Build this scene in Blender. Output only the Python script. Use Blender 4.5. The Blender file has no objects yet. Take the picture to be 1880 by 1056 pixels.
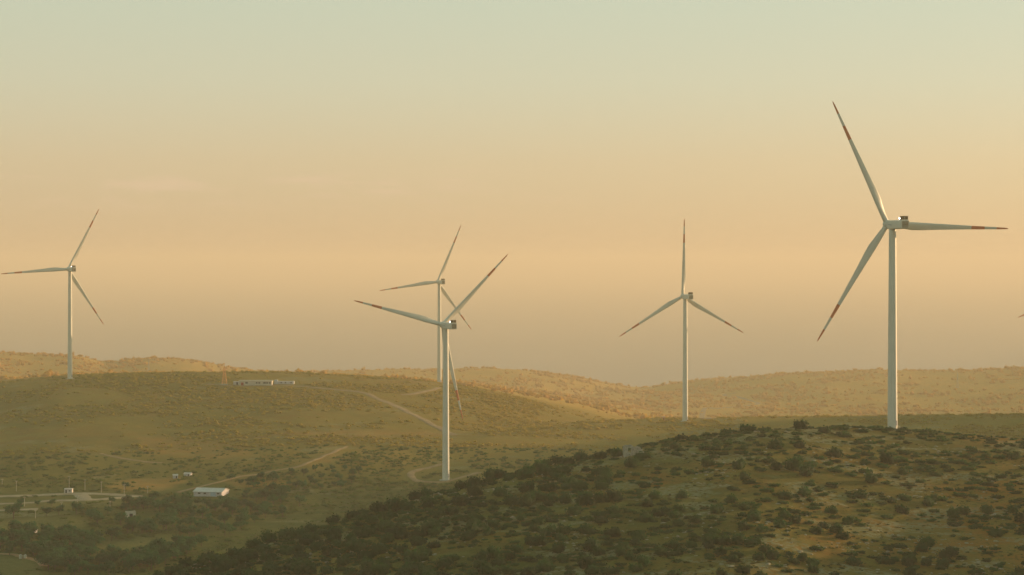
import bpy, math, random
import numpy as np
from mathutils import Vector, Matrix

random.seed(11)
RNG = np.random.default_rng(7)
SC = bpy.context.scene
COL = SC.collection

# ------------------------------------------------------------------ camera frame (metres; camera looks along +Y)
F, CX, EYE, ZC = 3656.0, 940.0, 482.0, 336.0      # focal length and eye level expressed in photo pixels; camera height
SUN_AZ, SUN_EL = math.radians(60), math.radians(7.5)   # clockwise from +Y

def at(px, py, d):
    return Vector(((px - CX) / F * d, d, ZC - (py - EYE) / F * d))

# ------------------------------------------------------------------ noise
def hash2(ix, iy, s):
    h = (ix.astype(np.int64) * 374761393 + iy.astype(np.int64) * 668265263 + s * 1442695041) & 0xffffffff
    h = ((h ^ (h >> 13)) * 1274126177) & 0xffffffff
    return ((h ^ (h >> 16)) & 0xffff) / 65535.0

def vnoise(x, y, s=0):
    ix, iy = np.floor(x), np.floor(y)
    fx, fy = x - ix, y - iy
    fx, fy = fx * fx * (3 - 2 * fx), fy * fy * (3 - 2 * fy)
    a, b = hash2(ix, iy, s), hash2(ix + 1, iy, s)
    c, d = hash2(ix, iy + 1, s), hash2(ix + 1, iy + 1, s)
    return (a + (b - a) * fx) * (1 - fy) + (c + (d - c) * fx) * fy

def fbm(x, y, s=0, o=4):
    v, a, t = 0, .5, 0
    for i in range(o):
        v = v + a * vnoise(x * 2 ** i, y * 2 ** i, s + i * 17); t += a; a *= .5
    return v / t

# ------------------------------------------------------------------ terrain
PXT = np.arange(-4000, 6001, 10.0)
def curve(pts, sm=4):
    p = np.array(pts, float)
    v = np.interp(PXT, p[:, 0], p[:, 1])
    k = np.exp(-.5 * (np.arange(-15, 16) / sm) ** 2); k /= k.sum()
    return np.convolve(np.pad(v, 15, mode='edge'), k, mode='valid')

def ridge(crest, sf, sb, w, sm=4):
    """crest: (column, row, distance); a rounded ridge through those points with a front and a back slope"""
    py = curve([(c[0], c[1]) for c in crest], sm); d = curve([(c[0], c[2]) for c in crest], sm)
    z = -(py - EYE) / F * d
    sfv = curve(sf, 12) if isinstance(sf, list) else np.full(PXT.shape, sf)
    sbv = curve(sb, 12) if isinstance(sb, list) else np.full(PXT.shape, sb)
    return d, z, sfv, sbv, w

RF = ridge([(-4000, 1420, 560), (-400, 1330, 640), (0, 1185, 670), (300, 1062, 690), (430, 1021, 705), (600, 970, 740), (740, 925, 765),
            (850, 893, 785), (960, 866, 805), (1100, 840, 830), (1200, 818, 845), (1300, 799, 860), (1400, 788, 872),
            (1480, 785, 885), (1560, 785, 897), (1640, 788, 905), (1750, 797, 900), (1880, 810, 890), (2300, 845, 860), (6000, 900, 700)],
           [(-400, .05), (300, .05), (600, .055), (940, .075), (1300, .09), (1640, .1), (1880, .085), (2400, .08)], .2, 22)
RL = ridge([(-4000, 760, 1700), (-400, 730, 1800), (0, 708, 1840), (60, 699, 1850), (130, 694, 1862), (300, 688, 1890), (420, 686, 1900),
            (560, 688, 1900), (700, 698, 1900), (800, 709, 1895), (880, 720, 1880), (1000, 752, 1850), (1090, 779, 1820), (1200, 815, 1800), (1500, 900, 1800), (6000, 900, 1800)],
           [(-400, .066), (300, .068), (500, .06), (700, .046), (900, .03), (1200, .03)], .06, 45)
RG = ridge([(-4000, 900, 1350), (300, 900, 1350), (600, 885, 1330), (760, 840, 1420), (880, 800, 1500), (1000, 788, 1560), (1100, 780, 1600), (1258, 772, 1640),
            (1400, 770, 1650), (1880, 767, 1660), (2600, 740, 1700), (6000, 700, 1700)],
           [(0, .02), (700, .02), (1000, .028), (1900, .035)], .09, 40)
RH = ridge([(-4000, 680, 3770), (-300, 650, 3915), (-60, 646, 3944), (0, 648, 3988), (60, 653, 4002), (150, 655, 4002), (190, 669, 4031), (230, 664, 4060), (270, 659, 4060), (350, 662, 4089),
            (420, 677, 4132), (500, 686, 4205), (570, 686, 4350), (700, 682, 4466), (800, 681, 4524), (880, 679, 4568), (960, 681, 4611), (1040, 691, 4640), (1100, 703, 4669),
            (1180, 718, 4727), (1240, 707, 4669), (1300, 699, 4640), (1400, 691, 4568), (1500, 685, 4524), (1640, 681, 4495), (1665, 684, 4495), (1750, 683, 4466), (1880, 678, 4422),
            (2300, 670, 4350), (6000, 640, 4060)], .034, .07, 60, 2)

BASE_D = [0, 600, 900, 1380, 1700, 2300, 3300, 4500, 5000, 5400, 6500, 120000]
BASE_Z = [-165, -152, -146, -146, -150, -195, -262, -292, -318, -340, -346, -346]

def smax(a, b, k):
    return .5 * (a + b + np.sqrt((a - b) ** 2 + k * k)) - .0 * k

def height(x, y, noise=True):
    x = np.asarray(x, float); y = np.asarray(y, float)
    yy = np.maximum(y, 1.0)
    px = np.clip(CX + F * x / np.maximum(yy, 40), -4000, 6000)
    dist = np.maximum(y, np.hypot(x, y) * .55)
    h = np.interp(dist, BASE_D, BASE_Z)
    fade = np.clip(y / 150.0, 0, 1)
    for (d, z, sf, sb, w), k in ((RH, 6), (RL, 4), (RG, 4), (RF, 3)):
        dc, zc = np.interp(px, PXT, d), np.interp(px, PXT, z)
        s = np.where(y < dc, np.interp(px, PXT, sf), np.interp(px, PXT, sb))
        t = y - dc
        hz = zc - s * (np.sqrt(t * t + w * w) - w)
        hz = hz * fade + -170 * (1 - fade)
        h = smax(h, hz, k)
    # unseen spur added beyond the right edge, shaped to shade near slope and valley
    zs = np.interp(y, [300, 620, 700, 1060, 1500, 1750, 1900, 2150], [-170, -82, -70, -66, -40, -26, -40, -190])
    t = x - .385 * y
    h = smax(h, zs - .64 * (np.sqrt(t * t + 35. ** 2) - 35.), 4)
    if noise:
        amp = np.clip((6000 - dist) / 900, 0, 1) * np.clip(dist / 300, 0.2, 1)
        far = np.clip((dist - 1000) / 1500, 0, 1)
        h = h + amp * ((fbm(x / 90, y / 90, 3, 3) - .5) * (2.2 + 5 * far) + (fbm(x / 14, y / 14, 9, 3) - .5) * 1.1)
        near = np.clip((1100 - dist) / 200, 0, 1)
        h = h + near * ((fbm(x / 3.0, y / 3.0, 5, 2) - .5) * .5)
    return h + ZC

def gz(x, y):
    return float(height(np.array([x]), np.array([y]))[0])

def hit(px, py, d0=500.0, d1=7000.0):
    """first ground point seen along a view direction (distance marching)"""
    d = np.concatenate([np.arange(d0, 2400, 1.0), np.arange(2400, d1, 5.0)])
    x = (px - CX) / F * d; z = ZC - (py - EYE) / F * d
    below = np.nonzero(height(x, d) >= z)[0]
    i = below[0] if len(below) else len(d) - 1
    return Vector((float(x[i]), float(d[i]), gz(x[i], d[i])))

# ------------------------------------------------------------------ object helpers
def tag(o, label=None, cat=None, group=None, kind=None):
    if label: o['label'] = label
    if cat: o['category'] = cat
    if group: o['group'] = group
    if kind: o['kind'] = kind
    return o

def mesh_obj(name, verts, faces, mats, parent=None, midx=None, smooth=False, attrs=None):
    me = bpy.data.meshes.new(name)
    me.from_pydata([tuple(v) for v in verts], [], [tuple(f) for f in faces])
    for m in (mats if isinstance(mats, (list, tuple)) else [mats]): me.materials.append(m)
    if midx is not None: me.polygons.foreach_set('material_index', np.array(midx, np.int32))
    if smooth: me.polygons.foreach_set('use_smooth', np.ones(len(me.polygons), bool))
    me.update()
    o = bpy.data.objects.new(name, me); COL.objects.link(o)
    if parent: o.parent = parent
    return o

def np_mesh(name, verts, faces_flat, nper, mats, smooth=False, tint=None, attrs=None):
    """fast mesh from numpy arrays; faces all with nper corners"""
    me = bpy.data.meshes.new(name)
    nv, nf = len(verts), len(faces_flat) // nper
    me.vertices.add(nv); me.vertices.foreach_set('co', np.asarray(verts, np.float32).ravel())
    me.loops.add(nf * nper); me.loops.foreach_set('vertex_index', np.asarray(faces_flat, np.int32))
    me.polygons.add(nf); me.polygons.foreach_set('loop_start', np.arange(0, nf * nper, nper, dtype=np.int32))
    for m in mats: me.materials.append(m)
    if smooth: me.polygons.foreach_set('use_smooth', np.ones(nf, bool))
    if attrs:
        for k, v in attrs.items():
            a = me.attributes.new(k, 'FLOAT', 'POINT'); a.data.foreach_set('value', np.asarray(v, np.float32))
    me.update(calc_edges=True); me.validate()
    o = bpy.data.objects.new(name, me); COL.objects.link(o)
    return o

def empty(name, loc, rz=0.0):
    e = bpy.data.objects.new(name, None); COL.objects.link(e)
    e.location = loc; e.rotation_euler = (0, 0, rz); e.empty_display_size = 1
    return e

class MB:
    def __init__(s): s.v, s.f, s.m = [], [], []
    def box(s, c, size, m=0, rz=0.0, taper=1.0):
        n = len(s.v); hx, hy, hz = size[0] / 2, size[1] / 2, size[2] / 2
        ca, sa = math.cos(rz), math.sin(rz)
        for z in (-1, 1):
            k = taper if z > 0 else 1
            for x, y in ((-1, -1), (1, -1), (1, 1), (-1, 1)):
                X, Y = x * hx * k, y * hy * k
                s.v.append((c[0] + X * ca - Y * sa, c[1] + X * sa + Y * ca, c[2] + z * hz))
        for f in ((0, 3, 2, 1), (4, 5, 6, 7), (0, 1, 5, 4), (1, 2, 6, 5), (2, 3, 7, 6), (3, 0, 4, 7)):
            s.f.append(tuple(n + i for i in f)); s.m.append(m)
        return s
    def tube(s, p0, p1, r0, r1, n=8, m=0):
        p0, p1 = Vector(p0), Vector(p1); ax = (p1 - p0).normalized()
        a = ax.orthogonal().normalized(); b = ax.cross(a); k = len(s.v)
        for p, r in ((p0, r0), (p1, r1)):
            for i in range(n):
                t = 2 * math.pi * i / n; s.v.append(tuple(p + a * (r * math.cos(t)) + b * (r * math.sin(t))))
        for i in range(n):
            j = (i + 1) % n; s.f.append((k + i, k + j, k + n + j, k + n + i)); s.m.append(m)
        s.f.append(tuple(k + i for i in reversed(range(n)))); s.m.append(m)
        s.f.append(tuple(k + n + i for i in range(n))); s.m.append(m)
        return s
    def loft(s, rings, m=0, cap=True, ms=None):
        n = len(rings[0]); k = len(s.v)
        for r in rings: s.v.extend(tuple(p) for p in r)
        for q in range(len(rings) - 1):
            for i in range(n):
                j = (i + 1) % n
                s.f.append((k + q * n + i, k + q * n + j, k + (q + 1) * n + j, k + (q + 1) * n + i)); s.m.append(ms[q] if ms else m)
        if cap:
            s.f.append(tuple(k + i for i in reversed(range(n)))); s.m.append(ms[0] if ms else m)
            s.f.append(tuple(k + (len(rings) - 1) * n + i for i in range(n))); s.m.append(ms[-1] if ms else m)
        return s
    def build(s, name, mats, parent=None, smooth=False):
        return mesh_obj(name, s.v, s.f, mats, parent, s.m, smooth)

def shade_auto(o, ang=35):
    me = o.data
    me.polygons.foreach_set('use_smooth', np.ones(len(me.polygons), bool))
    me.set_sharp_from_angle(angle=math.radians(ang))

# ------------------------------------------------------------------ materials
def newmat(name):
    m = bpy.data.materials.new(name); m.use_nodes = True
    nt = m.node_tree; b = nt.nodes['Principled BSDF']
    return m, nt, b

def N(nt, t, **kw):
    n = nt.nodes.new(t)
    for k, v in kw.items(): setattr(n, k, v)
    return n

def noise_node(nt, vec, scale, detail=4, rough=.55):
    n = N(nt, 'ShaderNodeTexNoise'); n.inputs['Scale'].default_value = scale
    n.inputs['Detail'].default_value = detail; n.inputs['Roughness'].default_value = rough
    nt.links.new(vec, n.inputs['Vector']); return n.outputs['Fac']

def ramp(nt, fac, a, b, lo=0.0, hi=1.0):
    n = N(nt, 'ShaderNodeMapRange'); n.interpolation_type = 'SMOOTHSTEP'
    n.inputs['From Min'].default_value = a; n.inputs['From Max'].default_value = b
    n.inputs['To Min'].default_value = lo; n.inputs['To Max'].default_value = hi
    nt.links.new(fac, n.inputs['Value']); return n.outputs['Result']

def mix(nt, fac, a, b, mode='MIX'):
    n = N(nt, 'ShaderNodeMix', data_type='RGBA', blend_type=mode)
    for s, v in ((n.inputs[0], fac), (n.inputs[6], a), (n.inputs[7], b)):
        if isinstance(v, (int, float)): s.default_value = v
        elif isinstance(v, tuple): s.default_value = (*v, 1) if len(v) == 3 else v
        else: nt.links.new(v, s)
    return n.outputs[2]

def simple(name, col, rough=.6, var=.12, scale=.6, metal=0.0, emit=None, es=0):
    m, nt, b = newmat(name)
    g = N(nt, 'ShaderNodeTexCoord')
    f = noise_node(nt, g.outputs['Object'], scale, 5)
    lo = tuple(c * (1 - var) for c in col); hi = tuple(min(1, c * (1 + var)) for c in col)
    nt.links.new(mix(nt, ramp(nt, f, .3, .7), lo, hi), b.inputs['Base Color'])
    b.inputs['Roughness'].default_value = rough; b.inputs['Metallic'].default_value = metal
    if emit:
        b.inputs['Emission Color'].default_value = (*emit, 1); b.inputs['Emission Strength'].default_value = es
    return m

def foliage(name, a, b_, use_tint=False):
    m, nt, b = newmat(name)
    geo = N(nt, 'ShaderNodeNewGeometry')
    f = noise_node(nt, geo.outputs['Position'], .8, 3)
    if use_tint:
        at_ = N(nt, 'ShaderNodeAttribute', attribute_name='tint'); r = at_.outputs['Fac']
    else:
        r = N(nt, 'ShaderNodeObjectInfo').outputs['Random']
    k = N(nt, 'ShaderNodeMath', operation='MULTIPLY_ADD'); nt.links.new(f, k.inputs[0]); k.inputs[1].default_value = .5
    k2 = N(nt, 'ShaderNodeMath', operation='MULTIPLY'); nt.links.new(r, k2.inputs[0]); k2.inputs[1].default_value = .75
    nt.links.new(k2.outputs[0], k.inputs[2])
    nt.links.new(mix(nt, ramp(nt, k.outputs[0], .1, .95), a, b_), b.inputs['Base Color'])
    b.inputs['Roughness'].default_value = .75
    b.inputs['Specular IOR Level'].default_value = .2
    out = nt.nodes['Material Output']                      # thin leaves let the low sun through
    tr = N(nt, 'ShaderNodeBsdfTranslucent'); ms = N(nt, 'ShaderNodeMixShader'); ms.inputs[0].default_value = .35
    src = b.inputs['Base Color'].links[0].from_socket
    nt.links.new(mix(nt, 1.0, src, (1.2, 1.4, .7), 'MULTIPLY'), tr.inputs['Color'])
    nt.links.new(b.outputs[0], ms.inputs[1]); nt.links.new(tr.outputs[0], ms.inputs[2]); nt.links.new(ms.outputs[0], out.inputs['Surface'])
    return m

def ground_mat():
    m, nt, b = newmat('hill_ground')
    geo = N(nt, 'ShaderNodeNewGeometry'); P = geo.outputs['Position']
    big = noise_node(nt, P, .012, 5); mid = noise_node(nt, P, .07, 6, .62); fine = noise_node(nt, P, .45, 6, .65); tiny = noise_node(nt, P, 1.7, 4, .6)
    soil, straw, scrub, rock = (.175, .108, .022), (.175, .155, .036), (.056, .080, .014), (.26, .26, .17)
    c = mix(nt, ramp(nt, mid, .38, .62), soil, straw)
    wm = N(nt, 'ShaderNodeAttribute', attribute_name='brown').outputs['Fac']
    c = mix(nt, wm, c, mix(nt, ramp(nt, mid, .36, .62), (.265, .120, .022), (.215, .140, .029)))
    c = mix(nt, ramp(nt, fine, .50, .64, 0, .65), c, scrub)
    c = mix(nt, ramp(nt, big, .45, .62, 0, .45), c, scrub)
    g = N(nt, 'ShaderNodeAttribute', attribute_name='scrub').outputs['Fac']; g2 = N(nt, 'ShaderNodeAttribute', attribute_name='upland').outputs['Fac']
    sg = N(nt, 'ShaderNodeMath', operation='MULTIPLY'); nt.links.new(g, sg.inputs[0]); nt.links.new(ramp(nt, mid, .3, .65, 1, .45), sg.inputs[1])
    c = mix(nt, sg.outputs[0], c, mix(nt, g2, (.028, .072, .016), (.180, .160, .026)))
    dr = N(nt, 'ShaderNodeAttribute', attribute_name='dry').outputs['Fac']
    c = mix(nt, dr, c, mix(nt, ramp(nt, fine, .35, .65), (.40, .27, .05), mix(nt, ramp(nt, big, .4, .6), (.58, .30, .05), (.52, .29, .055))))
    # limestone showing through
    rk = N(nt, 'ShaderNodeAttribute', attribute_name='rock').outputs['Fac']
    k = N(nt, 'ShaderNodeMath', operation='MULTIPLY'); nt.links.new(rk, k.inputs[0]); nt.links.new(ramp(nt, fine, .42, .58), k.inputs[1])
    c = mix(nt, k.outputs[0], c, rock)
    sp = N(nt, 'ShaderNodeMath', operation='MULTIPLY'); nt.links.new(ramp(nt, tiny, .63, .72, 0, .45), sp.inputs[0]); nt.links.new(ramp(nt, mid, .45, .6), sp.inputs[1])
    c = mix(nt, sp.outputs[0], c, rock)
    # bare red earth and dry meadows
    br = N(nt, 'ShaderNodeAttribute', attribute_name='bare').outputs['Fac']
    c = mix(nt, br, c, mix(nt, ramp(nt, mid, .35, .65), (.36, .185, .042), (.33, .21, .06)))
    md = N(nt, 'ShaderNodeAttribute', attribute_name='meadow').outputs['Fac']
    c = mix(nt, md, c, mix(nt, ramp(nt, fine, .35, .65), (.105, .115, .032), (.165, .155, .048)))
    nt.links.new(c, b.inputs['Base Color'])
    b.inputs['Roughness'].default_value = .95; b.inputs['Specular IOR Level'].default_value = .05
    bp = N(nt, 'ShaderNodeBump'); bp.inputs['Strength'].default_value = .7; bp.inputs['Distance'].default_value = .7
    nt.links.new(fine, bp.inputs['Height']); nt.links.new(bp.outputs['Normal'], b.inputs['Normal'])
    return m

M = dict(
    ground=ground_mat(),
    track=simple('track_dust', (.27, .175, .085), .95, .2, .15),
    road=simple('pale_road', (.27, .23, .155), .95, .2, .15),
    white=simple('turbine_white', (.58, .60, .56), .5, .04, .15),
    red=simple('blade_red', (.62, .19, .09), .45, .08, .4),
    grille=simple('cooler_brown', (.17, .115, .055), .7, .3, 2.0),
    frame=simple('grille_frame', (.62, .58, .50), .5, .05),
    logo=simple('logo_blue_grey', (.26, .30, .36), .5, .05),
    lamp=simple('beacon_lamp', (.9, .9, .85), .3, .02, 1, emit=(1, .93, .82), es=9.0),
    concrete=simple('concrete', (.38, .36, .32), .9, .15, .8),
    wallwhite=simple('white_wall', (.54, .50, .43), .85, .08, .5),
    sheet=simple('pale_metal_sheet', (.60, .55, .54), .5, .06, .3),
    lilac=simple('grey_wall', (.50, .49, .53), .8, .08, .4),
    blue=simple('blue_container', (.40, .50, .62), .6, .08),
    dark=simple('dark_opening', (.035, .032, .03), .6, .1),
    door=simple('red_door', (.38, .07, .04), .6, .1),
    tile=simple('roof_tile', (.36, .17, .10), .85, .2, 2),
    stone=simple('limestone_block', (.36, .34, .29), .95, .35, 1.6),
    rock=simple('limestone_rock', (.25, .24, .18), .95, .3, .9),
    steel=simple('galvanised_pole', (.34, .32, .27), .5, .1),
    mast=simple('mast_sunlit_orange', (.62, .30, .10), .6, .15),  # orange of the low sun put into the mast colour
    bark=simple('bark', (.09, .065, .045), .95, .3, 3),
    shrub=foliage('shrub_leaves', (.004, .036, .011), (.020, .080, .022)),
    shrubs=foliage('scrub_leaves', (.005, .036, .010), (.026, .082, .022), True),
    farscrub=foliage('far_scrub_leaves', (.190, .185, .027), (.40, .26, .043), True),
    valleyscrub=foliage('valley_scrub_leaves', (.030, .080, .018), (.095, .130, .028), True),
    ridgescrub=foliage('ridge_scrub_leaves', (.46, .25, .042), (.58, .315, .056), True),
    heath=foliage('heath_leaves', (.018, .034, .008), (.075, .078, .020), True),
    tree=foliage('tree_leaves', (.004, .058, .024), (.018, .110, .040)),
    town=simple('town_walls', (.5, .46, .42), .9, .25, .01),
)
def turbine_white():
    m, nt, b = newmat('turbine_white')
    g = N(nt, 'ShaderNodeTexCoord'); mp = N(nt, 'ShaderNodeMapping'); mp.inputs['Scale'].default_value = (1.1, 1.1, .045)
    nt.links.new(g.outputs['Object'], mp.inputs['Vector'])
    st = noise_node(nt, mp.outputs['Vector'], 1.0, 5, .6); bl = noise_node(nt, g.outputs['Object'], .11, 3)
    c = mix(nt, ramp(nt, bl, .35, .65), (.60, .61, .57), (.66, .66, .62))
    c = mix(nt, ramp(nt, st, .52, .75, 0, .45), c, (.43, .41, .36))
    nt.links.new(c, b.inputs['Base Color']); b.inputs['Roughness'].default_value = .5
    return m
M['white'] = turbine_white()
def sea_mat():
    m, nt, b = newmat('sea_water')
    geo = N(nt, 'ShaderNodeNewGeometry')
    f = noise_node(nt, geo.outputs['Position'], .0006, 5)
    nt.links.new(mix(nt, ramp(nt, f, .35, .65), (.035, .05, .055), (.055, .07, .07)), b.inputs['Base Color'])
    mp = N(nt, 'ShaderNodeMapping'); mp.inputs['Scale'].default_value = (.5, 1.3, 1); nt.links.new(geo.outputs['Position'], mp.inputs['Vector'])
    wv = noise_node(nt, mp.outputs['Vector'], .03, 6, .6)
    nt.links.new(ramp(nt, f, .35, .65, .29, .31), b.inputs['Roughness'])
    bp = N(nt, 'ShaderNodeBump'); bp.inputs['Strength'].default_value = .05; bp.inputs['Distance'].default_value = 2.0
    nt.links.new(wv, bp.inputs['Height']); nt.links.new(bp.outputs['Normal'], b.inputs['Normal'])
    return m
M['sea'] = sea_mat()

# ------------------------------------------------------------------ ground sheet (fan of cells, finer where the view falls)
def poly_mask(px, py, poly, soft=12):
    """soft inside test for a polygon given in photo rows/columns; used only to lay out where meadows and bare earth lie on the ground"""
    P = np.array(poly, float); n = len(P)
    inside = np.zeros(px.shape, bool); dist = np.full(px.shape, 1e9)
    for i in range(n):
        x0, y0 = P[i]; x1, y1 = P[(i + 1) % n]
        c = ((y0 > py) != (y1 > py)) & (px < (x1 - x0) * (py - y0) / ((y1 - y0) if y1 != y0 else 1e-9) + x0)
        inside ^= c
        L2 = (x1 - x0) ** 2 + (y1 - y0) ** 2
        t = np.clip(((px - x0) * (x1 - x0) + (py - y0) * (y1 - y0)) / L2, 0, 1)
        dist = np.minimum(dist, np.hypot(px - x0 - t * (x1 - x0), py - y0 - t * (y1 - y0)))
    s = np.where(inside, dist, -dist)
    return np.clip(.5 + s / soft, 0, 1)

MEADOWS = [[(-30, 918), (110, 915), (230, 922), (235, 930), (60, 935), (-30, 940)],
           [(-30, 962), (80, 950), (160, 952), (150, 968), (40, 975), (-30, 978)],
           [(170, 1012), (215, 990), (300, 984), (375, 988), (330, 1002), (250, 1008), (200, 1030), (160, 1028)],
           [(-30, 1022), (30, 1024), (72, 1036), (85, 1050), (60, 1066), (-30, 1066)],
           [(300, 918), (360, 922), (440, 930), (420, 940), (340, 938)]]
BARES = [[(500, 793), (620, 790), (760, 794), (815, 792), (812, 800), (700, 803), (560, 801)],
         [(240, 880), (330, 874), (352, 886), (300, 900), (225, 902), (190, 892)],
         [(420, 885), (520, 880), (530, 890), (440, 897)],
         [(560, 850), (625, 832), (632, 842), (575, 862)],
         [(250, 800), (420, 812), (470, 836), (380, 842), (270, 830)]]

def ground_attrs(x, y, z):
    yy = np.maximum(y, 50)
    px = CX + F * x / yy; py = EYE + F * (ZC - z) / yy
    lowf = np.interp(px, PXT, RF[0])
    notF = np.clip((y - lowf - 5) / 30, 0, 1) * (y > 0)
    bare = np.zeros(x.shape); mead = np.zeros(x.shape)
    wob = (fbm(x / 18, y / 18, 41, 3) - .5) * 14
    vis = (px > -200) & (px < 2100) & (y > 500) & (y < 2500)
    for p in BARES: bare[vis] = np.maximum(bare[vis], poly_mask(px[vis] + wob[vis] * 2, py[vis] + wob[vis] * .4, p, 7))
    for p in MEADOWS: mead[vis] = np.maximum(mead[vis], poly_mask(px[vis] + wob[vis] * 2, py[vis] + wob[vis] * .4, p, 8))
    bare *= notF; mead *= notF
    n1 = fbm(x / 60, y / 40, 21, 4)
    onF = 1 - notF
    rock = onF * np.clip((fbm(x / 22, y / 12, 33, 4) - .55) * 6, 0, .6) + notF * np.clip((fbm(x / 45, y / 30, 34, 4) - .68) * 8, 0, .5) * (y < 2400)
    left = np.clip((1500 - px) / 1100, 0, 1)
    scr = onF * np.clip(.20 + .25 * left + (.5 - n1) * 1.2, 0, .75) + notF * np.clip(.46 + (n1 - .5) * 1.3, 0, 1)
    valley = np.clip((py - 835) / 75, 0, 1) * notF
    scr = np.clip((scr + valley * .7) * (1 - .6 * np.clip((y - 2300) / 400, 0, 1)), 0, 1)
    dry = notF * (1 - valley) * np.clip(.12 + .62 * np.clip((y - 2150) / 500, 0, 1) + .25 * np.clip((px - 300) / 1200, 0, 1), 0, .9)  # dry grass of the far hills, plus sunlit orange painted in eastward
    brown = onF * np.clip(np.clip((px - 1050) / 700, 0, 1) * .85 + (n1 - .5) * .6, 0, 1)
    return dict(brown=brown, upland=notF * (1 - valley * .8), dry=dry, bare=bare * (.45 + .4 * n1), meadow=mead * .85, rock=rock, scrub=scr * np.clip((9000 - y) / 3000, 0, 1))

def build_ground():
    a_in = np.tan(np.linspace(math.radians(-17.5), math.radians(17.5), 761))
    ang = np.concatenate([np.radians(np.linspace(-180, -18, 70)), np.arctan(a_in), np.radians(np.linspace(18, 180, 70)[:-1])])
    dd = [0.5, 40, 90, 150, 220, 300, 380, 450]
    d = 500.0
    while d < 110000:
        dd.append(d)
        d += 1.3 if d < 950 else 2.2 if d < 1350 else 3.0 if d < 2000 else 9 if d < 5400 else max(30, d * .03)
    dd = np.array(dd + [112000.0])
    A, D = np.meshgrid(ang, dd, indexing='ij')
    inside = np.abs(A) < math.radians(17.9)
    r = np.where(inside, D / np.cos(np.clip(A, -.35, .35)), D / math.cos(math.radians(17.6)))
    X, Y = r * np.sin(A), r * np.cos(A)
    Z = height(X.ravel(), Y.ravel()).reshape(X.shape)
    na, nd = A.shape
    idx = np.arange(na * nd).reshape(na, nd)
    nxt = np.roll(idx, -1, axis=0)
    q = np.stack([idx[:, :-1], idx[:, 1:], nxt[:, 1:], nxt[:, :-1]], -1)[:, :, ::-1].reshape(-1, 4)
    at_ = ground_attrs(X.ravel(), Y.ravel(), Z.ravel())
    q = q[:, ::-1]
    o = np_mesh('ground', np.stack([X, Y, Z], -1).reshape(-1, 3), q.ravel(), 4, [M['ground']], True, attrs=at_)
    # face up
    if o.data.polygons[len(o.data.polygons) // 2].normal.z < 0: o.data.flip_normals()
    return tag(o, kind='structure')
build_ground()

sea = mesh_obj('sea', [(-111000, 4600, ZC - 331), (111000, 4600, ZC - 331), (111000, 111000, ZC - 331), (-111000, 111000, ZC - 331)], [(0, 1, 2, 3)], M['sea'])
tag(sea, kind='structure')

# ------------------------------------------------------------------ dirt tracks
def smooth_path(pts, step):
    P = [np.array(p, float) for p in pts]
    P = [2 * P[0] - P[1]] + P + [2 * P[-1] - P[-2]]
    out = []
    for i in range(1, len(P) - 2):
        n = max(2, int(np.linalg.norm(P[i + 1] - P[i]) / step))
        for t in np.linspace(0, 1, n, endpoint=False):
            a, b, c, d = P[i - 1], P[i], P[i + 1], P[i + 2]
            out.append(.5 * ((2 * b) + (-a + c) * t + (2 * a - 5 * b + 4 * c - d) * t * t + (-a + 3 * b - 3 * c + d) * t ** 3))
    out.append(P[-2]); return np.array(out)

def track(name, pix, width, world=False):
    mat = M['road'] if name == 'dirt_road' else M['track']
    W = [hit(*p)[:2] for p in pix] if not world else pix
    c = smooth_path(W, 3.0)
    tg = np.gradient(c, axis=0); tg /= np.linalg.norm(tg, axis=1, keepdims=True) + 1e-9
    nr = np.stack([-tg[:, 1], tg[:, 0]], 1)
    wob = width * (.85 + .5 * fbm(c[:, 0] / 12, c[:, 1] / 12, 77, 2))
    offs = np.linspace(-.5, .5, 7)
    V = []
    for k, o in enumerate(offs):
        edge = (hash2(np.arange(len(c)), np.full(len(c), k), 5) - .5) * .5 * (1 if k in (0, 6) else .1)
        p = c + nr * (o * wob + edge)[:, None]
        z = height(p[:, 0], p[:, 1]) + (.28 if k not in (0, 6) else -.12)
        V.append(np.stack([p[:, 0], p[:, 1], z], 1))
    V = np.array(V); n = len(c)
    idx = np.arange(7 * n).reshape(7, n)
    q = np.stack([idx[:-1, :-1], idx[1:, :-1], idx[1:, 1:], idx[:-1, 1:]], -1).reshape(-1, 4)
    o = np_mesh(name, V.reshape(-1, 3), q.ravel(), 4, [mat], True)
    if sum(p.normal.z for p in o.data.polygons) < 0: o.data.flip_normals()
    return tag(o, kind='structure')

track('dirt_track', [(575, 712), (620, 716), (665, 721), (690, 731), (725, 745), (760, 762), (790, 778), (814, 790), (835, 800)], 7)
track('dirt_track', [(735, 725), (765, 722), (795, 716), (806, 712)], 5)
track('dirt_track', [(325, 905), (360, 896), (400, 886), (440, 876), (480, 870), (520, 862), (545, 858), (560, 852), (585, 842), (605, 834), (636, 820)], 3.2)
track('dirt_track', [(185, 833), (205, 838), (235, 844), (265, 848), (300, 850)], 3)
track('dirt_track', [(880, 868), (850, 876), (822, 884), (795, 886), (770, 884), (757, 877), (755, 869), (768, 863), (788, 859), (812, 852)], 4.5)
track('dirt_road', [(-40, 913), (40, 911), (100, 908), (145, 907), (200, 908), (260, 912)], 8)
track('dirt_road', [(-40, 927), (40, 924), (100, 920), (160, 918), (215, 915), (258, 911)], 7)
track('dirt_road', [(146, 907), (152, 912), (160, 918)], 8)
track('dirt_road', [(-40, 939), (20, 937), (70, 935)], 7)
track('dirt_track', [(-40, 1016), (15, 1018), (45, 1024), (70, 1031), (82, 1040)], 4)
track('dirt_track', [(380, 706), (440, 709), (500, 708), (560, 710), (585, 713)], 5)
track('dirt_track', [(1300, 770), (1290, 760), (1320, 750), (1390, 742), (1370, 734), (1330, 726), (1350, 722)], 9)

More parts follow.
